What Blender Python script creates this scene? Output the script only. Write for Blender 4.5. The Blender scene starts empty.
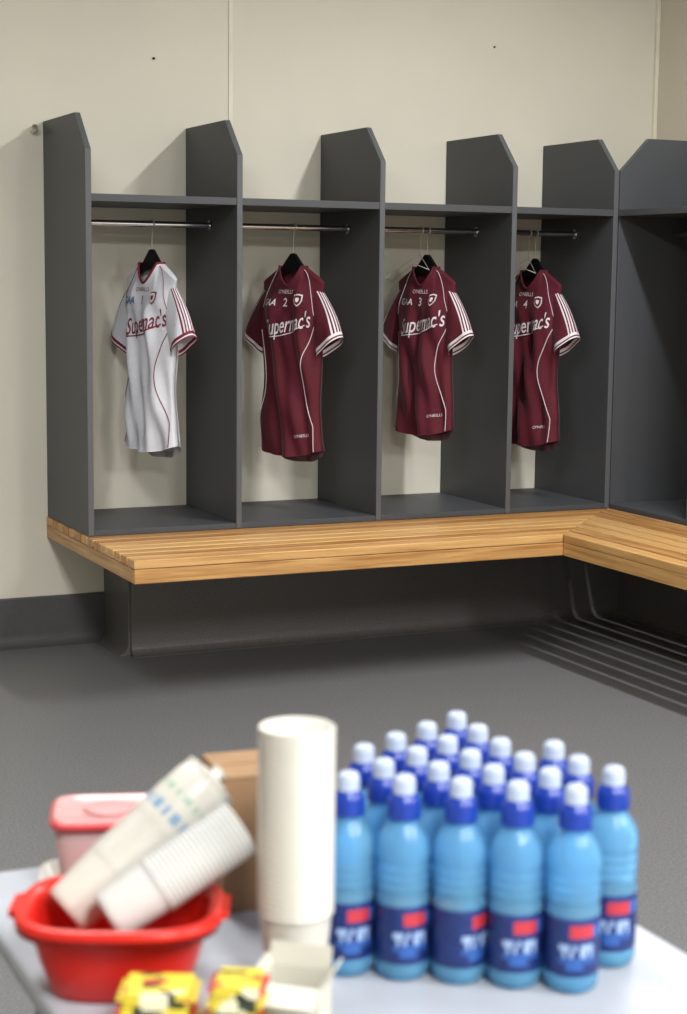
import bpy, bmesh, math, random
from mathutils import Vector, Matrix
random.seed(4)
K = 1.08
scene = bpy.context.scene
scene.view_settings.view_transform = 'Standard'
COL = scene.collection

# ------------------------------------------------------------------ helpers
def lin(c):
    return tuple(((v/255.0)/12.92 if v/255.0 <= 0.04045 else (((v/255.0)+0.055)/1.055)**2.4) for v in c)

def mat(name, rgb, rough=0.5, metal=0.0, noise=0.0, nscale=20, bump=0.0, bscale=200, trans=0.0, ior=1.45,
        sheen=0.0, emis=0.0, sss=0.0, stretch=None, spec=0.5):
    m = bpy.data.materials.new(name); m.use_nodes = True
    nt = m.node_tree; b = nt.nodes['Principled BSDF']
    c = lin(rgb)
    b.inputs['Base Color'].default_value = (*c, 1)
    b.inputs['Roughness'].default_value = rough
    b.inputs['Metallic'].default_value = metal
    b.inputs['Transmission Weight'].default_value = trans
    b.inputs['IOR'].default_value = ior
    b.inputs['Sheen Weight'].default_value = sheen
    b.inputs['Specular IOR Level'].default_value = spec
    if sss:
        b.inputs['Subsurface Weight'].default_value = sss
        b.inputs['Subsurface Radius'].default_value = (0.02, 0.02, 0.02)
    if emis:
        b.inputs['Emission Color'].default_value = (*c, 1)
        b.inputs['Emission Strength'].default_value = emis
    tc = nt.nodes.new('ShaderNodeTexCoord')
    mp = nt.nodes.new('ShaderNodeMapping')
    if stretch: mp.inputs['Scale'].default_value = stretch
    nt.links.new(tc.outputs['Object'], mp.inputs['Vector'])
    if noise:
        n = nt.nodes.new('ShaderNodeTexNoise'); n.inputs['Scale'].default_value = nscale
        n.inputs['Detail'].default_value = 6
        nt.links.new(mp.outputs[0], n.inputs['Vector'])
        r = nt.nodes.new('ShaderNodeValToRGB')
        r.color_ramp.elements[0].position = 0.3; r.color_ramp.elements[1].position = 0.7
        r.color_ramp.elements[0].color = (*[x*(1-noise) for x in c], 1)
        r.color_ramp.elements[1].color = (*[min(1, x*(1+noise)) for x in c], 1)
        nt.links.new(n.outputs['Fac'], r.inputs[0]); nt.links.new(r.outputs[0], b.inputs['Base Color'])
    if bump:
        n2 = nt.nodes.new('ShaderNodeTexNoise'); n2.inputs['Scale'].default_value = bscale
        nt.links.new(mp.outputs[0], n2.inputs['Vector'])
        bp = nt.nodes.new('ShaderNodeBump'); bp.inputs['Strength'].default_value = bump
        bp.inputs['Distance'].default_value = 0.003
        nt.links.new(n2.outputs['Fac'], bp.inputs['Height']); nt.links.new(bp.outputs[0], b.inputs['Normal'])
    return m

def wood_mat(name, axis):
    m = bpy.data.materials.new(name); m.use_nodes = True
    nt = m.node_tree; b = nt.nodes['Principled BSDF']
    tc = nt.nodes.new('ShaderNodeTexCoord'); mp = nt.nodes.new('ShaderNodeMapping')
    mp.inputs['Scale'].default_value = (0.6, 14, 14) if axis == 'X' else (14, 0.6, 14)
    nt.links.new(tc.outputs['Object'], mp.inputs[0])
    n = nt.nodes.new('ShaderNodeTexNoise'); n.inputs['Scale'].default_value = 5; n.inputs['Detail'].default_value = 8
    n.inputs['Distortion'].default_value = 0.6
    nt.links.new(mp.outputs[0], n.inputs['Vector'])
    g = nt.nodes.new('ShaderNodeNewGeometry')
    add = nt.nodes.new('ShaderNodeMath'); add.operation = 'MULTIPLY_ADD'
    add.inputs[1].default_value = 0.35
    nt.links.new(g.outputs['Random Per Island'], add.inputs[0]); 
    sub = nt.nodes.new('ShaderNodeMath'); sub.operation = 'SUBTRACT'; sub.inputs[1].default_value = 0.17
    nt.links.new(n.outputs['Fac'], sub.inputs[0]); nt.links.new(sub.outputs[0], add.inputs[2])
    r = nt.nodes.new('ShaderNodeValToRGB')
    r.color_ramp.elements[0].position = 0.28; r.color_ramp.elements[0].color = (*lin((160, 108, 56)), 1)
    r.color_ramp.elements[1].position = 0.72; r.color_ramp.elements[1].color = (*lin((212, 168, 108)), 1)
    nt.links.new(add.outputs[0], r.inputs[0]); nt.links.new(r.outputs[0], b.inputs['Base Color'])
    b.inputs['Roughness'].default_value = 0.38
    return m

def wrapper_mat(name):
    m = bpy.data.materials.new(name); m.use_nodes = True
    nt = m.node_tree; b = nt.nodes['Principled BSDF']
    tc = nt.nodes.new('ShaderNodeTexCoord'); mp = nt.nodes.new('ShaderNodeMapping')
    mp.inputs['Scale'].default_value = (50, 120, 70)
    nt.links.new(tc.outputs['Object'], mp.inputs[0])
    v = nt.nodes.new('ShaderNodeTexVoronoi'); v.inputs['Scale'].default_value = 1.0; v.distance = 'CHEBYCHEV'
    nt.links.new(mp.outputs[0], v.inputs['Vector'])
    sp = nt.nodes.new('ShaderNodeSeparateColor'); nt.links.new(v.outputs['Color'], sp.inputs[0])
    r = nt.nodes.new('ShaderNodeValToRGB'); r.color_ramp.interpolation = 'CONSTANT'
    e = r.color_ramp.elements
    e[0].position = 0; e[0].color = (*lin((208, 190, 58)), 1)
    e[1].position = .66; e[1].color = (*lin((46, 52, 34)), 1)
    x = e.new(.86); x.color = (*lin((180, 44, 40)), 1)
    x = e.new(.95); x.color = (*lin((225, 220, 190)), 1)
    nt.links.new(sp.outputs[0], r.inputs[0]); nt.links.new(r.outputs[0], b.inputs['Base Color'])
    b.inputs['Roughness'].default_value = .35
    return m

def new_obj(name, me, mats=(), parent=None, smooth=False):
    for m in mats: me.materials.append(m)
    o = bpy.data.objects.new(name, me); COL.objects.link(o)
    if parent: o.parent = parent
    if smooth:
        for p in me.polygons: p.use_smooth = True
    return o

def empty(name, loc=(0, 0, 0), rot=(0, 0, 0)):
    e = bpy.data.objects.new(name, None); e.location = loc; e.rotation_euler = rot
    e.empty_display_size = 0.05; COL.objects.link(e); return e

def prism(bm, pts, z0, z1, mi=0):
    n = len(pts)
    a = [bm.verts.new((p[0], p[1], z0)) for p in pts]; b = [bm.verts.new((p[0], p[1], z1)) for p in pts]
    fs = [bm.faces.new(list(reversed(a))), bm.faces.new(b)]
    for i in range(n):
        fs.append(bm.faces.new((a[i], a[(i+1) % n], b[(i+1) % n], b[i])))
    for f in fs: f.material_index = mi

def bbox(bm, x0, x1, y0, y1, z0, z1, mi=0):
    prism(bm, [(x0, y0), (x1, y0), (x1, y1), (x0, y1)], z0, z1, mi)

def finish(bm, name, mats, parent=None, bevel=0.0, smooth=False, loc=None, rot=None):
    bmesh.ops.recalc_face_normals(bm, faces=bm.faces)
    me = bpy.data.meshes.new(name); bm.to_mesh(me); bm.free()
    o = new_obj(name, me, mats, parent, smooth)
    if bevel:
        md = o.modifiers.new('bevel', 'BEVEL'); md.width = bevel; md.segments = 2; md.limit_method = 'ANGLE'
    if loc: o.location = loc
    if rot: o.rotation_euler = rot
    return o

def box(name, x0, x1, y0, y1, z0, z1, m, parent=None, bevel=0.0):
    bm = bmesh.new(); bbox(bm, x0, x1, y0, y1, z0, z1)
    return finish(bm, name, [m], parent, bevel)

def lathe_bm(bm, prof, seg=40, mfun=None, sx=1, sy=1):
    rings = []
    for (r, z, *rest) in prof:
        if r < 1e-6: rings.append([bm.verts.new((0, 0, z))])
        else: rings.append([bm.verts.new((sx*r*math.cos(2*math.pi*i/seg), sy*r*math.sin(2*math.pi*i/seg), z)) for i in range(seg)])
    for k in range(len(rings)-1):
        A, B = rings[k], rings[k+1]
        mi = prof[k][2] if len(prof[k]) > 2 else 0
        for i in range(seg):
            j = (i+1) % seg
            if len(A) == 1 and len(B) == 1: continue
            if len(A) == 1: f = bm.faces.new((A[0], B[i], B[j]))
            elif len(B) == 1: f = bm.faces.new((A[i], A[j], B[0]))
            else: f = bm.faces.new((A[i], A[j], B[j], B[i]))
            f.material_index = mfun(k, i) if mfun and mfun(k, i) is not None else mi
            f.smooth = True

def tube_curve(name, pts, r, m, parent=None, cyclic=False):
    cu = bpy.data.curves.new(name, 'CURVE'); cu.dimensions = '3D'
    sp = cu.splines.new('POLY'); sp.points.add(len(pts)-1)
    for p, q in zip(sp.points, pts): p.co = (*q, 1)
    sp.use_cyclic_u = cyclic
    cu.bevel_depth = r; cu.bevel_resolution = 3
    tmp = bpy.data.objects.new('tmp', cu); COL.objects.link(tmp)
    bpy.context.view_layer.update()
    me = bpy.data.meshes.new_from_object(tmp.evaluated_get(bpy.context.evaluated_depsgraph_get()))
    bpy.data.objects.remove(tmp)
    me.materials.clear()
    return new_obj(name, me, [m], parent, True)

# ------------------------------------------------------------------ materials
M_wall = mat('wall_paint', (218, 214, 200), 0.75, noise=0.04, nscale=1.6, bump=0.05, bscale=60)
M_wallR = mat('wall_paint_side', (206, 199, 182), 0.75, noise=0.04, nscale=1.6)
M_ceil = mat('ceiling_paint', (222, 222, 220), 0.9, noise=0.02)
M_trim = mat('joint_strip', (226, 220, 202), 0.5, noise=0.08, nscale=8)
M_floor = mat('vinyl_floor', (104, 104, 106), 0.42, noise=0.30, nscale=140, bump=0.08, bscale=300)
M_skirt = mat('vinyl_skirting', (76, 76, 79), 0.45, noise=0.10, nscale=120)
M_plinth = mat('vinyl_plinth', (94, 92, 92), 0.45, noise=0.16, nscale=120)
M_lock = mat('locker_laminate', (70, 72, 76), 0.5, noise=0.05, nscale=150, bump=0.05, bscale=400)
M_edge = mat('locker_edge_band', (86, 88, 92), 0.45, noise=0.03)
M_chrome = mat('chrome', (205, 205, 210), 0.18, metal=1.0, noise=0.02)
M_woodX = wood_mat('bench_wood_x', 'X'); M_woodY = wood_mat('bench_wood_y', 'Y')
M_maroon = mat('fabric_maroon', (86, 8, 30), 0.75, noise=0.1, nscale=60, bump=0.25, bscale=900, sheen=0.08)
M_maroonD = mat('fabric_maroon_inside', (120, 84, 92), 0.85, noise=0.08, nscale=60)
M_white = mat('fabric_white', (216, 218, 227), 0.75, noise=0.03, nscale=60, bump=0.2, bscale=900, sheen=0.1)
M_whiteD = mat('fabric_white_inside', (180, 180, 188), 0.8, noise=0.03)
M_print = mat('print_white', (222, 214, 220), 0.6, noise=0.02)
M_printM = mat('print_maroon', (120, 18, 42), 0.6, noise=0.02)
M_printB = mat('print_blue', (40, 110, 160), 0.6, noise=0.02)
M_hang = mat('hanger_black', (16, 16, 18), 0.35, noise=0.05)
M_wire = mat('wire_pale', (190, 188, 182), 0.3, metal=0.6, noise=0.02)
M_table = mat('table_laminate', (172, 177, 186), 0.4, noise=0.03, nscale=12)
M_tleg = mat('table_leg_metal', (110, 112, 116), 0.4, metal=0.7, noise=0.03)
M_red = mat('red_plastic', (205, 34, 24), 0.32, noise=0.03, nscale=6, sss=0.1)
M_cup = mat('cup_plastic', (206, 203, 195), 0.3, noise=0.02, sss=0.3)
M_cupc = mat('cup_clear', (214, 215, 213), 0.25, noise=0.02, trans=0.2, ior=1.3)
M_card = mat('cardboard', (146, 114, 82), 0.8, noise=0.07, nscale=25)
M_wrap = wrapper_mat('foil_wrapper')
M_yel = mat('packet_yellow', (208, 190, 58), 0.4, noise=0.05)
M_pred = mat('packet_red', (186, 40, 38), 0.4, noise=0.05)
M_carton = mat('carton_white', (204, 202, 190), 0.6, noise=0.03)
M_cartin = mat('carton_inside', (150, 136, 104), 0.7, noise=0.05)
M_bot = mat('bottle_blue_pet', (132, 204, 250), 0.05, noise=0.02, trans=0.66, ior=1.25)
M_bcap = mat('bottle_collar_blue', (22, 54, 150), 0.3, noise=0.03)
M_bnoz = mat('bottle_nozzle', (172, 184, 206), 0.35, noise=0.02, sss=0.2)
M_lab = mat('label_navy', (24, 44, 104), 0.35, noise=0.25, nscale=60)
M_labr = mat('label_red', (186, 52, 62), 0.35, noise=0.05)
M_labw = mat('label_white', (150, 174, 214), 0.35, noise=0.1, nscale=90)
M_labb = mat('label_blue', (46, 88, 160), 0.35, noise=0.1, nscale=90)
M_clear = mat('tub_clear', (226, 190, 190), 0.15, noise=0.02, trans=0.5, ior=1.2)
M_lid = mat('tub_lid_pink', (206, 150, 150), 0.25, noise=0.03)
M_lidr = mat('tub_rim_red', (200, 70, 74), 0.3, noise=0.03)
M_lamp = mat('diffuser', (255, 253, 250), 0.5, emis=2.0, noise=0.01)
M_dark = mat('dark_metal', (50, 48, 46), 0.4, metal=0.5, noise=0.05)

# ------------------------------------------------------------------ room
XW, YW = 4.17*K, 5.97*K
X0, Y0, ZC = -2.6, -3.4, 3.1
t = 0.12
box('floor', X0-t, XW+t, Y0-t, YW+t, -0.1, 0, M_floor)
box('ceiling', X0-t, XW+t, Y0-t, YW+t, ZC, ZC+0.1, M_ceil)
box('wall_back', X0-t, XW+t, YW, YW+t, 0, ZC, M_wall)
box('wall_right', XW, XW+t, Y0, YW, 0, ZC, M_wallR)
box('wall_left', X0-t, X0, Y0, YW, 0, ZC, M_wall)
box('wall_front', X0-t, XW+t, Y0-t, Y0, 0, ZC, M_wall)
sx = 2.295*K
box('trim_1', sx-0.009, sx+0.009, YW-0.006, YW, 0.2, ZC, M_trim, bevel=0.002)
box('trim_2', XW-0.018, XW, YW-0.018, YW, 0.2, ZC, M_trim, bevel=0.003)
box('trim_3', sx-2.0-0.009, sx-2.0+0.009, YW-0.006, YW, 0.2, ZC, M_trim, bevel=0.002)

def skirting(name, p0, p1, nrm, h=0.195, m=None):
    prof = [(0, h), (0.008, h), (0.010, h-0.006), (0.010, 0.045)]
    for i in range(1, 7):
        a = i/6*math.pi/2
        prof.append((0.010+0.040*(1-math.cos(a)), 0.045-0.043*math.sin(a)))
    prof.append((0.05, 0.0)); prof.append((0, 0))
    bm = bmesh.new(); rows = []
    for p in (p0, p1):
        rows.append([bm.verts.new((p[0]+nrm[0]*d, p[1]+nrm[1]*d, z)) for d, z in prof])
    n = len(prof)
    for i in range(n):
        bm.faces.new((rows[0][i], rows[0][(i+1) % n], rows[1][(i+1) % n], rows[1][i]))
    bm.faces.new(rows[0]); bm.faces.new(list(reversed(rows[1])))
    return finish(bm, name, [m or M_skirt])
PX, PY = 1.81*K, 5.68*K
PXR = 3.87*K
skirting('baseboard_back', (X0, YW), (PX, YW), (0, -1))
skirting('baseboard_left', (X0, Y0), (X0, YW), (1, 0))
skirting('baseboard_front', (X0, Y0), (XW, Y0), (0, 1))

BZ0, BZ1 = 0.395*K, 0.47*K
bm = bmesh.new()
BYE = 2.7
prism(bm, [(PX, PY), (PXR, PY), (PXR, BYE+0.1), (XW, BYE+0.1), (XW, YW), (PX, YW)], 0.0, BZ0)
pl = finish(bm, 'bench_plinth', [M_plinth], bevel=0.004)
s1 = skirting('plinth_cove_1', (PX, PY), (PXR, PY), (0, -1), 0.40, M_plinth); s1.parent = pl
s2 = skirting('plinth_cove_2', (PXR, PY), (PXR, BYE+0.1), (-1, 0), 0.40, M_plinth); s2.parent = pl
s3 = skirting('plinth_cove_3', (PX, PY), (PX, YW), (-1, 0), 0.40, M_plinth); s3.parent = pl

# ------------------------------------------------------------------ bench
bench = empty('slatted_bench', (0, 0, 0))
xb0, xf, yf = 1.586*K, 3.13*K, 4.94*K
ns = 14; D = XW-xf-0.002; pitch = D/ns; sw = pitch-0.015
bmX = bmesh.new(); bmY = bmesh.new()
zs = BZ1-0.030
for i in range(ns):
    a = i*pitch; b = a+sw
    prism(bmX, [(xb0, yf+a), (xf+a-0.0015, yf+a), (xf+b-0.0015, yf+b), (xb0, yf+b)], zs, BZ1)
    prism(bmY, [(xf+a, yf+a-0.0015), (xf+a, BYE), (xf+b, BYE), (xf+b, yf+b-0.0015)], zs, BZ1)
bbox(bmX, xb0+0.002, xf+0.03, yf+0.002, yf+0.032, BZ0, zs-0.001)
bbox(bmY, xb0+0.002, xb0+0.032, yf+0.034, YW-0.002, BZ0, zs-0.001)
bbox(bmY, xf+0.002, xf+0.032, BYE, yf-0.0, BZ0, zs-0.001)
bbox(bmX, xf+0.034, XW-0.01, BYE+0.002, BYE+0.032, BZ0, zs-0.001)
finish(bmX, 'slats_long', [M_woodX], bench, 0.003)
finish(bmY, 'slats_side', [M_woodY], bench, 0.003)
bm = bmesh.new()
for bx in (1.95, 2.45, 2.95):
    bbox(bm, bx*K, bx*K+0.04, yf+0.034, YW-0.01, BZ0+0.001, zs-0.001)
for by in (3.4, 4.3):
    bbox(bm, xf+0.034, XW-0.01, by, by+0.04, BZ0+0.001, zs-0.001)
finish(bm, 'bearers', [M_dark], bench)

# ------------------------------------------------------------------ lockers
LZ0 = BZ1+0.001; LT = 1.869*K; CH = 0.125*K; LF = 5.45*K; TH = 0.022
SHZ = 1.578*K; DEP = YW-LF-0.003
def side_panel(name, parent, origin, d):
    n = Vector((-d[1], d[0]))
    prof = [(0, LZ0), (DEP, LZ0), (DEP, LT), (CH*0.97, LT), (0, LT-CH)]
    bm = bmesh.new(); A = []; B = []
    for s, L in ((-TH/2, A), (TH/2, B)):
        for (q, z) in prof:
            L.append(bm.verts.new((origin[0]+d[0]*q+n.x*s, origin[1]+d[1]*q+n.y*s, z)))
    bm.faces.new(A); bm.faces.new(list(reversed(B)))
    for i in range(5):
        f = bm.faces.new((A[i], A[(i+1) % 5], B[(i+1) % 5], B[i])); f.material_index = 1
    return finish(bm, name, [M_lock, M_edge], parent, 0.0015)
lk = empty('open_locker_unit', (0, 0, 0))
px = [1.602*K, 2.131*K, 2.669*K, 3.206*K, 3.645*K]
for i, x in enumerate(px): side_panel('side_panel_%d' % (i+1), lk, (x, LF), (0, 1))
ROD_Y, ROD_Z = 5.71*K, 1.515*K
for i in range(4):
    a, b = px[i]+TH/2, px[i+1]-TH/2
    box('shelf_%d' % (i+1), a, b, LF+0.003, YW-0.003, SHZ, SHZ+0.026, M_lock, lk, 0.001)
    box('base_board_%d' % (i+1), a, b, LF+0.003, YW-0.003, LZ0, LZ0+0.02, M_lock, lk, 0.001)
    tube_curve('clothes_rail_%d' % (i+1), [(a, ROD_Y, ROD_Z), (b, ROD_Y, ROD_Z)], 0.0125, M_chrome, lk)
    bm = bmesh.new()
    for xx, dd in ((a, 1), (b, -1)):
        vs = bmesh.ops.create_cone(bm, segments=24, radius1=0.020, radius2=0.018, depth=0.006, cap_ends=True,
                 matrix=Matrix.Translation((xx+dd*0.003, ROD_Y, ROD_Z)) @ Matrix.Rotation(math.pi/2, 4, 'Y'))
    finish(bm, 'rail_flange_%d' % (i+1), [M_chrome], lk)
lk2 = empty('open_locker_unit', (0, 0, 0))
XF2 = XW-0.003-DEP
ys = [LF+TH/2, LF-0.55, LF-1.10, LF-1.65, LF-2.2, LF-2.75]
for i, y in enumerate(ys): side_panel('side_panel_%d' % (i+1), lk2, (XF2+0.012, y), (1, 0)) if i == 0 else side_panel('side_panel_%d' % (i+1), lk2, (XF2, y), (1, 0))
for i in range(5):
    b, a = ys[i]-TH/2, ys[i+1]+TH/2
    box('shelf_%d' % (i+1), XF2+0.003, XW-0.003, a, b, SHZ, SHZ+0.026, M_lock, lk2, 0.001)
    box('base_board_%d' % (i+1), XF2+0.003, XW-0.003, a, b, LZ0, LZ0+0.02, M_lock, lk2, 0.001)
    tube_curve('clothes_rail_%d' % (i+1), [(XW-0.28, a, ROD_Z), (XW-0.28, b, ROD_Z)], 0.0125, M_chrome, lk2)

# wall peg & screws
pg = tube_curve('wall_peg', [(1.555*K, YW-0.001, 1.84*K), (1.555*K, YW-0.03, 1.84*K), (1.555*K, YW-0.045, 1.845*K)], 0.013, M_trim)
def screw(x, z, r=0.008):
    bm = bmesh.new()
    lathe_bm(bm, [(0, 0.010), (r*0.6, 0.010), (r, 0.006), (r, 0.0), (0, 0)], 16)
    finish(bm, 'wall_screw', [M_dark], loc=(x, YW-0.0005, z), rot=(math.pi/2, 0, 0))
screw(2.0*K, 2.11*K, .005); screw(3.4*K, 2.24*K, 0.004)

# ------------------------------------------------------------------ jerseys
def smooth(a, b, x):
    v = max(0, min(1, (x-a)/(b-a))); return v*v*(3-2*v)
class Jersey:
    def __init__(s, L, ph, hemc=0.03):
        s.L = L; s.ph = ph; s.hemc = hemc
    def w(s, z):
        pts = [(0, .165), (-.06, .172), (-.16, .166), (-.24, .166), (-.45*s.L/.7, .156), (-.60*s.L/.7, .166), (-s.L, .176)]
        for (z0, a), (z1, b) in zip(pts, pts[1:]):
            if z <= z0 and z >= z1:
                return a+(b-a)*smooth(0, 1, (z0-z)/(z0-z1))
        return pts[0][1] if z > 0 else pts[-1][1]
    def top(s, u, front):
        au = abs(u); z = -0.06*max(0, (au-.065))/.105
        if au < .065:
            z = -(0.075 if front else 0.012)*(1-(au/.065)**1.6)
        return z
    def hem(s, q, front):
        return -s.L+s.hemc*abs(q)**2.2-(0.0 if front else 0.028*(1-abs(q)**4))
    def depth(s, q, u, z, front):
        au = abs(u); k = 1-smooth(0, 0.15, s.top(u, front)-z)
        dt = (0.042 if front else 0.03)*math.sqrt(max(0, 1-(au/.072)**2))
        dt = max(dt, .013*math.sqrt(max(0, 1-abs(q)**6)))
        dm = (0.060 if front else 0.045)*math.sqrt(max(0, 1-abs(q)**2.4))
        d = dt*k+dm*(1-k)
        low = smooth(0.05, 0.3, -z)
        env = (1-abs(q)**5)
        f = 0.012*math.sin(u*42+2.2*math.sin(z*5+s.ph)+s.ph)*low
        f += 0.006*math.sin(u*85+z*16+s.ph*2.3)*low+0.005*math.sin(z*26+u*30+s.ph)
        f += 0.006*math.sin((u*.7-z)*33+s.ph*1.7)*smooth(.3,.1,-z)*smooth(.02,.08,-z)
        return d+f*env*(1 if front else .7)*(1-k)
    def P(s, q, t, front):
        u0 = q*.172
        zt = s.top(u0, front); zh = s.hem(q, front)
        z = zh+t*(zt-zh); u = q*s.w(z)
        y = s.depth(q, u, z, front)
        return Vector((u+0.004*math.sin(z*17+s.ph), -y if front else y, z))
    def surf(s, u, z, off=0.003):
        q = u/s.w(z); zt = s.top(q*.172, True); zh = s.hem(q, True)
        p = s.P(q, (z-zh)/(zt-zh), True); p.y -= off; return p

def make_text(j, txt, size, u, z, rot, shear, m, parent, name, bold=0.0, xs=1.0):
    cu = bpy.data.curves.new('t', 'FONT'); cu.body = txt; cu.size = size; cu.align_x = 'CENTER'; cu.align_y = 'CENTER'
    cu.shear = shear; cu.offset = bold; cu.resolution_u = 3
    ob = bpy.data.objects.new('t', cu); COL.objects.link(ob); bpy.context.view_layer.update()
    me = bpy.data.meshes.new_from_object(ob.evaluated_get(bpy.context.evaluated_depsgraph_get()))
    bpy.data.objects.remove(ob)
    bm = bmesh.new(); bm.from_mesh(me)
    bmesh.ops.triangulate(bm, faces=bm.faces)
    for _ in range(2):
        es = [e for e in bm.edges if e.calc_length() > 0.012]
        if es: bmesh.ops.subdivide_edges(bm, edges=es, cuts=1)
    c, sn = math.cos(rot), math.sin(rot)
    for v in bm.verts:
        x, y = v.co.x*xs, v.co.y
        p = j.surf(u+c*x-sn*y, z+sn*x+c*y, 0.0035); v.co = p
    bm.to_mesh(me); bm.free(); me.materials.clear()
    return new_obj(name, me, [m], parent)

def build_jersey(x, a_deg, ztop, L, ph, white, number, wire, sc=1.0):
    j = Jersey(L, ph)
    root = empty('sports_jersey', (x, ROD_Y, ztop), (0, 0, -math.radians(a_deg))); root.scale = (sc, sc, 1)
    main, inner, acc = (M_white, M_whiteD, M_printM) if white else (M_maroon, M_maroonD, M_print)
    bm = bmesh.new(); NQ, NT = 72, 84; tops = []
    for front in (True, False):
        g = [[bm.verts.new(j.P(-1+2*i/NQ, k/NT, front)) for i in range(NQ+1)] for k in range(NT+1)]
        tops.append(g[NT])
        for k in range(NT):
            for i in range(NQ):
                f = bm.faces.new((g[k][i], g[k][i+1], g[k+1][i+1], g[k+1][i]))
                f.smooth = True
                f.material_index = 1 if (not front and k < 3) else 0
    for i in range(NQ):
        if abs(-1+2*(i+.5)/NQ)*.172 > .067:
            f = bm.faces.new((tops[0][i], tops[0][i+1], tops[1][i+1], tops[1][i])); f.smooth = True
    bmesh.ops.remove_doubles(bm, verts=bm.verts, dist=0.0006)
    me = bpy.data.meshes.new('body'); bm.to_mesh(me); bm.free()
    new_obj('body', me, [main, inner], root)
    for side in (-1, 1):
        bm = bmesh.new(); NA, NB = 30, 90; rows = []
        for k in range(NA+1):
            a = k/NA
            cx = .118+.092*a+.012*math.sin(a*3.1); cz = -.112-.195*a-.01*math.sin(a*3)
            ang = math.radians(-58-10*a)
            ax = Vector((math.cos(ang), 0, math.sin(ang))); pr = Vector((-ax.z, 0, ax.x))
            if pr.x < 0: pr = -pr
            rw = .068+.004*a-.02*(1-a)**3; rt = .034+.010*a
            rt *= (1-.35*(1-a)**2)
            row = []
            for i in range(NB):
                b = 2*math.pi*i/NB
                wob = 1+.10*math.sin(b*3+ph+a*4)*a+.05*math.sin(b*5-a*7+ph)
                cxs = math.copysign(abs(math.cos(b))**.9, math.cos(b))
                p = Vector((cx, 0, cz))+pr*rw*cxs+Vector((0, -1, 0))*rt*math.sin(b)*wob
                p += ax*0.016*math.cos(b)*a*-1
                p.x *= side
                row.append(bm.verts.new(p))
            rows.append(row)
        for k in range(NA):
            for i in range(NB):
                i2 = (i+1) % NB
                f = bm.faces.new((rows[k][i], rows[k][i2], rows[k+1][i2], rows[k+1][i])); f.smooth = True
                deg = 360*i/NB; dd = min(deg, 360-deg)
                mi = 0
                if any(lo <= dd < lo+8 for lo in (8, 24, 40)): mi = 1
                if k >= NA-4: mi = 1
                if k == NA-2: mi = 0
                f.material_index = mi
        bmesh.ops.recalc_face_normals(bm, faces=bm.faces)
        me = bpy.data.meshes.new('sleeve'); 
        bm.to_mesh(me); bm.free()
        new_obj('sleeve_right' if side > 0 else 'sleeve_left', me, [main, acc], root)
    col = [j.P(q/20*.068/.172, 1, True)+Vector((0, -.001, .001)) for q in range(-20, 21)]
    colb = [j.P(q/20*.068/.172, 1, False)+Vector((0, .001, .001)) for q in range(20, -21, -1)]
    tube_curve('collar', col+colb, .0045, main if not white else M_printM, root, True)
    for side in (-1, 1):
        pts = []
        for k in range(50):
            a = k/49; z = -.23-(L-.255)*a
            u = side*(.150-.055*math.sin(min(1, a*1.25)*math.pi)**1.2*(1 if side > 0 else .7))
            pts.append(j.surf(u, z, .0015))
        tube_curve('piping_%s' % ('r' if side > 0 else 'l'), pts, .0018, acc, root)
        pts = []
        for k in range(24):
            a = k/23; u = side*(.072+.088*a**.8); z = -.012-.215*a**1.25
            z = min(z, j.top(u, True)-.006)
            pts.append(j.surf(u, z, .0015))
        tube_curve('raglan_seam_%s' % ('r' if side > 0 else 'l'), pts, .0012, acc, root)
    hem = [j.P(q/30*.97, 0.0, True)+Vector((0, -.0005, .001)) for q in range(-30, 31)]
    tube_curve('hem', hem, .0014, main, root)
    make_text(j, "Supermac's", .088, .020, -.225, math.radians(10), .45, acc, root, 'sponsor_lettering', .0006, .58)
    sw = []
    for k in range(25):
        a = k/24; sw.append(j.surf(-.085+.20*a, -.275+.05*a-.012*math.sin(a*math.pi), .003))
    tube_curve('sponsor_swash', sw, .0022, acc, root)
    make_text(j, number, .046, .005, -.140, 0, 0, acc, root, 'number', .0006)
    make_text(j, "O'NEILLS", .022, .0, -.098, 0, 0, acc, root, 'maker_lettering', .0)
    make_text(j, "GAA", .036, -.080, -.140, 0, .2, M_printB if white else acc, root, 'badge_lettering', .0006)
    bm = bmesh.new()
    sh = [(-.02, .022), (0, .026), (.02, .022), (.021, -.004), (.012, -.02), (0, -.028), (-.012, -.02), (-.021, -.004)]
    for s_, mi, off in ((.9, 0, .003), (.7, 1, .0045), (.35, 0, .006)):
        vs = [bm.verts.new(j.surf(.078+p[0]*s_, -.128+p[1]*s_, off)) for p in sh]
        f = bm.faces.new(vs); f.material_index = mi
    me = bpy.data.meshes.new('crest'); bm.to_mesh(me); bm.free()
    new_obj('crest', me, [acc, M_print if white else M_maroon], root)
    if not white:
        make_text(j, "O'NEILLS", .016, .10, -L+.085, math.radians(8), 0, acc, root, 'hem_lettering', .0)
    hg = empty('clothes_hanger', (x, ROD_Y, ztop), (0, 0, -math.radians(a_deg)))
    bm = bmesh.new()
    up = [(0, .052), (.012, .05), (.03, .03), (.058, -.002), (.105, -.038), (.130, -.062), (.134, -.075)]
    lo = [(.128, -.08), (.10, -.060), (.05, -.032), (0, -.022)]
    out = up+lo; out = out+[(-p[0], p[1]) for p in reversed(out[1:-1])]
    A = [bm.verts.new((p[0], -.007, p[1])) for p in out]; B = [bm.verts.new((p[0], .007, p[1])) for p in out]
    bm.faces.new(A); bm.faces.new(list(reversed(B)))
    for i in range(len(out)):
        k = (i+1) % len(out); bm.faces.new((A[i], A[k], B[k], B[i]))
    finish(bm, 'shoulders', [M_hang], hg, .003)
    rz = ROD_Z-ztop
    pts = [(0, 0, .045), (0, 0, .06), (.001, 0, rz-.032)]
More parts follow.
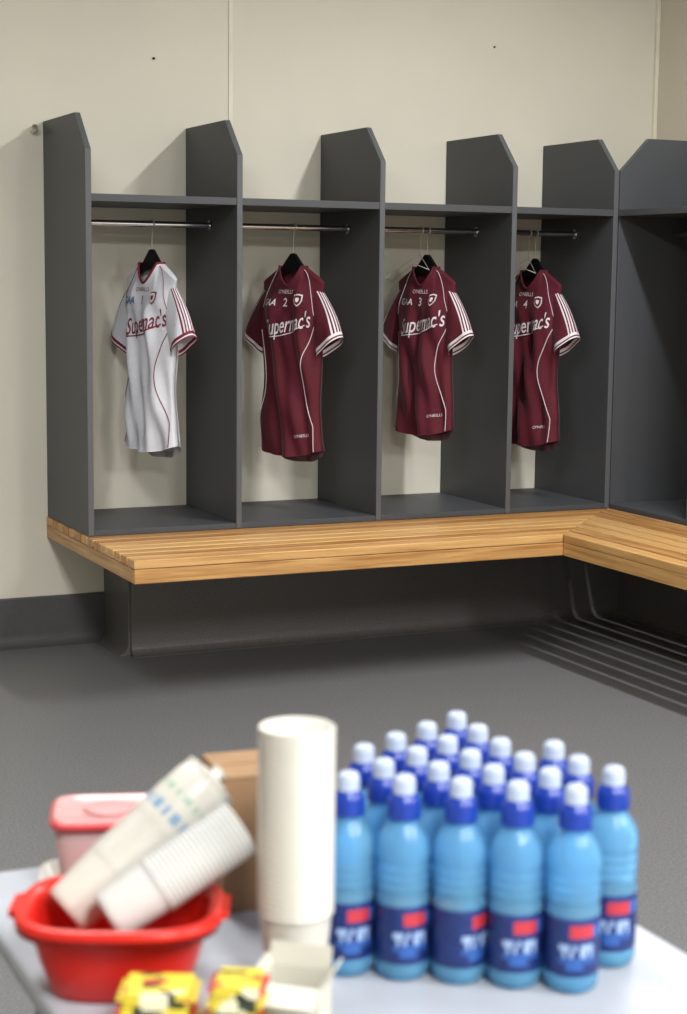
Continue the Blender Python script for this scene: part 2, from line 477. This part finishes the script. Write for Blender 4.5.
    for k in range(17):
        th = math.radians(-75+k*16.5)
        pts.append((.0155*math.cos(th), 0, rz+.0155*math.sin(th)))
    tube_curve('hook', pts, .0022, M_wire, hg)
    if wire:
        wg = empty('wire_hanger', (x-.034, ROD_Y, ztop), (0, 0, -math.radians(a_deg-wire)))
        pts = [(.0155*math.cos(math.radians(195-k*16.5)), 0, rz+.0155*math.sin(math.radians(195-k*16.5))) for k in range(17)]
        pts += [(.002, 0, rz-.035), (0, 0, .05), (-.10, -.045, -.02), (-.125, -.055, -.045), (-.09, -.055, -.06), (.0, -.05, .015), (.06, -.03, -.01), (.004, 0, .046), (0, 0, .06)]
        tube_curve('wire', pts, .0019, M_wire, wg)

zt = 1.372*K
build_jersey(1.905*K, 73, zt+.010, (1.372-.725)*K+.010, 0.4, True, '1', 0, .93)
build_jersey(2.44*K, 66, zt+.004, (1.37-.685)*K, 2.1, False, '2', 0, .94)
build_jersey(2.985*K, 70, zt+.008, (1.37-.742)*K, 4.0, False, '3', 14, .91)
build_jersey(3.455*K, 78, zt+.0, (1.37-.695)*K, 5.3, False, '4', 12, .96)

# ------------------------------------------------------------------ table
TZ = 0.72
tx0, tx1, ty0, ty1 = .418, 1.095, 0.55, 2.0
tb = empty('folding_table', (0, 0, 0))
box('top', tx0, tx1, ty0, ty1, TZ-.028, TZ, M_table, tb, .008)
bm = bmesh.new()
for xx in (tx0+.06, tx1-.06-.03):
    for yy in (ty0+.12, ty1-.15):
        bbox(bm, xx, xx+.03, yy, yy+.03, 0, TZ-.03)
for yy in (ty0+.12, ty1-.15):
    bbox(bm, tx0+.09, tx1-.09, yy+.005, yy+.025, .14, .16)
    bbox(bm, tx0+.09, tx1-.09, yy+.005, yy+.025, TZ-.07, TZ-.03)
finish(bm, 'legs', [M_tleg], tb, .003)

# bottles -----------------------------------------------------------
R = .0285
prof = [(0, .004, 0), (.016, .003, 0), (.022, 0, 0), (.0265, .004, 0), (R, .010, 0), (R, .018, 0), (R-.0006, .020, 1)]
nl = 9
for i in range(nl+1): prof.append((R+.0002, .021+i*.0068, 1))
prof[-1] = (R+.0002, .0822, 0)
prof += [(R-.0004, .084, 0), (R, .090, 0)]
for i in range(4):
    z = .094+i*.010
    prof += [(R-.0022, z, 0), (R-.0004, z+.004, 0), (R, z+.007, 0)]
prof += [(R, .136, 0), (.0275, .144, 0), (.0245, .153, 0), (.0195, .161, 0), (.0155, .166, 0), (.0145, .170, 2),
         (.0175, .171, 2), (.0178, .174, 2), (.0172, .188, 2), (.0160, .192, 2), (.0125, .195, 2), (.0118, .197, 3),
         (.0118, .208, 3), (.0108, .213, 3), (.0070, .2155, 3), (0, .216, 3)]
SEG = 48
def lab(k, i):
    if prof[k][2] != 1: return None
    row = k-6
    d = (i/SEG*360) % 360
    if row in (7, 8) and 50 < d < 105: return 4
    if row in (7, 8) and 105 <= d < 150: return 6
    if row == 5 and (28 < d < 46 or 54 < d < 66 or 74 < d < 100): return 5
    if row == 4 and (34 < d < 44 or 52 < d < 60 or 70 < d < 84 or 92 < d < 104): return 5
    if row == 3 and 24 < d < 112: return 6
    if row == 2 and (40 < d < 80): return 6
    if row == 0: return 6
    if row in (7, 8) and 190 < d < 240: return 4
    if row in (4, 5) and 190 < d < 250 and (i % 3): return 5
    return 1
bm = bmesh.new(); lathe_bm(bm, prof, SEG, lab)
bmesh.ops.recalc_face_normals(bm, faces=bm.faces)
bme = bpy.data.meshes.new('water_bottle'); bm.to_mesh(bme); bm.free()
for m in (M_bot, M_lab, M_bcap, M_bnoz, M_labr, M_labw, M_labb): bme.materials.append(m)
O = Vector((.7330, 1.559)); dr = Vector((.83, -.558)); pe = Vector((.558, .83))
rows = {0: range(5), 1: range(5), 2: range(5), 3: range(4), 4: (1, 2), 5: (1,)}
for k, ii in rows.items():
    for i in ii:
        p = O+dr*(.0590*(i+.5*(k % 2)))+pe*(.0535*k)
        if k == 1 and i == 4: p += Vector((.018, .012))
        p += Vector((random.uniform(-.0006, .0006), random.uniform(-.0006, .0006)))
        b = bpy.data.objects.new('water_bottle', bme); COL.objects.link(b)
        b.location = (p.x, p.y, TZ)
        b.rotation_euler = (0, 0, math.radians(-165+random.uniform(-30, 40)))

# cup stacks ----------------------------------------------------------
def cup_stack(name, n, m, step=.0085, cup=.088, rb=.027, rt=.0375, lip=.0415, parent=None):
    pf = [(0, .003), (rb-.004, .003), (rb-.002, 0), (rb, .001)]
    for i in range(1, 9):
        a = i/8; pf.append((rb+(rt-rb)*a, .001+(cup-.006)*a))
    for k in range(n):
        z = cup+k*step
        pf += [(rt+.0005, z-.004), (lip-.0012, z-.0035), (lip, z-.0018), (lip-.0012, z), (rt+.0008, z+.0003)]
    zt = cup+(n-1)*step
    pf += [(rt-.001, zt), (rb-.001, zt-cup+.006), (0, zt-cup+.005)]
    bm = bmesh.new(); lathe_bm(bm, pf, 48)
    return finish(bm, name, [m], parent), zt
st, h = cup_stack('plastic_cup_stack', 30, M_cup, step=.0066, cup=.084, rb=.030, rt=.0375, lip=.0400)
st.location = (.6665, 1.542, TZ)

def aim(o, p0, p1):
    d = (Vector(p1)-Vector(p0)).normalized()
    o.rotation_mode = 'QUATERNION'; o.rotation_quaternion = d.to_track_quat('Z', 'Y'); o.location = p0
def wrapped_roll(p0, p1):
    L = (Vector(p1)-Vector(p0)).length
    root, hh = cup_stack('cup_sleeve', 30, M_cup, step=.0046, cup=.07, rb=.028, rt=.0325, lip=.0338)
    aim(root, p0, p1)
    bm = bmesh.new()
    pf = [(.0343, L*.60, 0), (.0350, L*.66, 1), (.0346, L*.72, 0), (.0352, L*.78, 2), (.0346, L*.82, 0), (.0348, L*.90, 0), (.032, L*.97, 0), (.018, L*1.0, 0), (.006, L*1.01, 0), (.010, L*1.05, 0)]
    lathe_bm(bm, pf, 40, lambda k, i: (pf[k][2] if (i*7+k) % 5 < 3 else 0))
    o = finish(bm, 'film_wrapper', [M_cup, mat('film_blue', (130, 160, 190), .3, noise=.1), mat('film_green', (160, 182, 165), .3, noise=.1)], root)
wrapped_roll((.458, 1.662, .788), (.624, 1.668, .912))
r2, hh = cup_stack('clear_cup_sleeve', 21, M_cupc, step=.0050, cup=.062, rb=.026, rt=.0290, lip=.0315)
aim(r2, (.484, 1.600, .799), (.606, 1.594, .868))

# red basin --------------------------------------------------------------
def super_ring(a, b, z, n=4.0, seg=72):
    out = []
    for i in range(seg):
        th = 2*math.pi*i/seg; c, s = math.cos(th), math.sin(th)
        out.append((a*math.copysign(abs(c)**(2/n), c), b*math.copysign(abs(s)**(2/n), s), z))
    return out
bm = bmesh.new()
pr = [(.064, .052, 0), (.070, .058, .003), (.082, .066, .035), (.090, .074, .068), (.092, .076, .076), (.100, .084, .080), (.104, .088, .078), (.105, .089, .072),
      (.1065, .090, .084), (.102, .086, .088), (.094, .077, .086), (.089, .072, .078), (.080, .064, .035), (.067, .055, .006)]
rings = [[bm.verts.new(p) for p in super_ring(a, b, z, 3.0)] for a, b, z in pr]
for A, B in zip(rings, rings[1:]):
    for i in range(72):
        f = bm.faces.new((A[i], A[(i+1) % 72], B[(i+1) % 72], B[i])); f.smooth = True
bm.faces.new(rings[0]); bm.faces.new(list(reversed(rings[-1])))
for sx_ in (-1, 1):
    vs = [(.098, -.03, .079), (.112, -.022, .079), (.112, .022, .079), (.098, .03, .079)]
    prism(bm, [(sx_*v[0], v[1]) for v in vs], .078, .086)
finish(bm, 'red_plastic_basin', [M_red], loc=(.504, 1.620, TZ), rot=(0, 0, math.radians(-24)))

# food tub with lid -----------------------------------------------------
def rr_lathe(name, pr, m, n=6, parent=None):
    bm = bmesh.new(); rings = [[bm.verts.new(p) for p in super_ring(a, b, z, n)] for a, b, z in pr]
    for A, B in zip(rings, rings[1:]):
        for i in range(72):
            f = bm.faces.new((A[i], A[(i+1) % 72], B[(i+1) % 72], B[i])); f.smooth = True
    bm.faces.new(rings[0]); bm.faces.new(list(reversed(rings[-1])))
    return finish(bm, name, [m], parent)
tray = rr_lathe('white_tray', [(.060, .050, 0), (.070, .060, .018), (.074, .064, .020), (.074, .064, .022), (.070, .060, .0215), (.060, .050, .004)], M_cup, 5)
tray.location = (.560, 1.875, TZ); tray.rotation_euler = (0, 0, math.radians(-18))
tub = empty('food_container', (.568, 1.875, TZ+.0045), (0, 0, math.radians(-18)))
rr_lathe('tub_body', [(.050, .040, 0), (.053, .043, .004), (.061, .051, .086)], M_clear, 6, tub)
rr_lathe('tub_contents', [(.048, .038, .005), (.054, .044, .060), (.050, .040, .068)], M_pred, 6, tub)
rr_lathe('tub_rim', [(.062, .052, .088), (.066, .056, .089), (.067, .057, .096), (.064, .054, .099), (.062, .052, .0965)], M_lidr, 6, tub)
rr_lathe('lid', [(.060, .050, .0945), (.0635, .0535, .0995), (.058, .048, .1005), (.056, .046, .0975), (.02, .02, .0975)], M_lid, 6, tub)
bm = bmesh.new(); lathe_bm(bm, [(0, .0977), (.026, .0977), (.028, .0995), (.024, .1005), (0, .1005)], 32)
finish(bm, 'lid_boss', [M_lid], tub)

# cardboard carton ---------------------------------------------------------
bm = bmesh.new()
bbox(bm, -.065, .065, -.052, .052, 0, .158)
bbox(bm, -.064, .064, -.051, -.002, .1585, .1615); bbox(bm, -.064, .064, .002, .051, .1585, .1615)
bbox(bm, -.018, .018, -.0535, -.0522, .11, .158, 1)
finish(bm, 'cardboard_box', [M_card, M_carton], bevel=.0015, loc=(.738, 1.80, TZ), rot=(0, 0, math.radians(-6)))

# snack packets: flat bars with crimped ends, piled ------------------------------
def packet(x, y, rz, w, d, n, hh):
    bm = bmesh.new()
    for q in range(n):
        z0 = q*hh; ox = .002*math.sin(q*2.1); oy = .002*math.cos(q*1.7)
        # body with bowed top, crimp fins at both ends
        bbox(bm, -w/2+.007+ox, w/2-.007+ox, -d/2+oy, d/2+oy, z0+.0005, z0+hh-.0005, 0)
        nz = 8
        for sg in (-1, 1):
            pts = []
            xa = sg*(w/2-.0065)+ox; xb = sg*(w/2)+ox
            pts.append((xa, -d/2+oy))
            for k in range(nz+1):
                pts.append((xb-(sg*.0018 if k % 2 else 0), -d/2+oy+d*k/nz))
            pts.append((xa, d/2+oy))
            prism(bm, pts, z0+hh*.42, z0+hh*.55, 1 if q % 2 else 2)
    finish(bm, 'snack_packet', [M_wrap, M_yel, M_pred], bevel=.0014, loc=(x, y, TZ), rot=(0, 0, math.radians(rz)))
packet(.496, 1.474, -26, .078, .050, 4, .0145)
packet(.560, 1.434, -30, .056, .046, 5, .0138)

# open white carton -------------------------------------------------------------
bm = bmesh.new(); W, Dp, H, T = .062, .05, .052, .0018
bbox(bm, -W/2, W/2, -Dp/2, Dp/2, 0, T, 1)
bbox(bm, -W/2, W/2, -Dp/2, -Dp/2+T, T, H); bbox(bm, -W/2, W/2, Dp/2-T, Dp/2, T, H)
bbox(bm, -W/2, -W/2+T, -Dp/2+T, Dp/2-T, T, H); bbox(bm, W/2-T, W/2, -Dp/2+T, Dp/2-T, T, H)
def flap(p0, p1, out, L):
    o = Vector(out)*L
    q = [Vector(p0), Vector(p1), Vector(p1)+o, Vector(p0)+o]
    nrm = (q[1]-q[0]).cross(o).normalized()*T
    A = [bm.verts.new(v) for v in q]; B = [bm.verts.new(v+nrm) for v in q]
    bm.faces.new(A); bm.faces.new(list(reversed(B)))
    for i in range(4): bm.faces.new((A[i], A[(i+1) % 4], B[(i+1) % 4], B[i]))
flap((-W/2, Dp/2, H), (W/2, Dp/2, H), (0, .15, .95), .024)
flap((-W/2, -Dp/2, H), (-W/2, Dp/2, H), (-.25, 0, .9), .014)
flap((W/2, -Dp/2, H), (W/2, Dp/2, H), (.5, 0, .7), .020)
flap((-W/2, -Dp/2, H), (W/2, -Dp/2, H), (0, -.9, -.3), .03)
finish(bm, 'open_carton', [M_carton, M_cartin], loc=(.626, 1.450, TZ), rot=(0, 0, math.radians(-38)))

# ------------------------------------------------------------------ lights
def fixture(x, y, power, sxz=.16, syz=1.5, col=(1.0, .995, .98)):
    bm = bmesh.new(); bbox(bm, -sxz/2-.03, sxz/2+.03, -syz/2-.03, syz/2+.03, .02, .07)
    root = finish(bm, 'ceiling_light', [M_ceil], bevel=.005, loc=(x, y, ZC-.07))
    bm = bmesh.new(); bbox(bm, -sxz/2, sxz/2, -syz/2, syz/2, .008, .0195)
    finish(bm, 'diffuser', [M_lamp], root)
    L = bpy.data.lights.new('tube_light', 'AREA'); L.shape = 'RECTANGLE'; L.size = sxz; L.size_y = syz
    L.energy = power; L.color = col
    lo = bpy.data.objects.new('tube_light', L); COL.objects.link(lo); lo.parent = root; lo.location = (0, 0, 0.0)
fixture(3.35, 3.9, 90, .10)
fixture(0.6, 3.2, 75, .6)
fixture(0.6, -0.9, 165, .6)
fixture(3.0, -0.9, 200, .6)

# ------------------------------------------------------------------ camera
cam = bpy.data.cameras.new('camera'); co = bpy.data.objects.new('camera', cam); COL.objects.link(co)
yaw, pit, th = math.radians(24.9), math.radians(7.7), .011
F = Vector((math.sin(yaw)*math.cos(pit), math.cos(yaw)*math.cos(pit), -math.sin(pit)))
Rv = Vector((math.cos(yaw), -math.sin(yaw), 0)); U = Rv.cross(F)
Xc = (Rv+th*U).normalized(); Yc = (U-th*Rv).normalized()
mw = Matrix(((Xc.x, Yc.x, -F.x, 0), (Xc.y, Yc.y, -F.y, 0), (Xc.z, Yc.z, -F.z, 1.34*K), (0, 0, 0, 1)))
co.matrix_world = mw
cam.sensor_fit = 'VERTICAL'; cam.sensor_height = 36; cam.lens = 1700/1014*36
cam.dof.use_dof = True; cam.dof.focus_distance = 6.4; cam.dof.aperture_fstop = 5.6
cam.clip_start = .05
scene.camera = co
w = bpy.data.worlds.new('world'); scene.world = w; w.use_nodes = True
w.node_tree.nodes['Background'].inputs[0].default_value = (.5, .5, .5, 1); w.node_tree.nodes['Background'].inputs[1].default_value = .3
print('DONE')
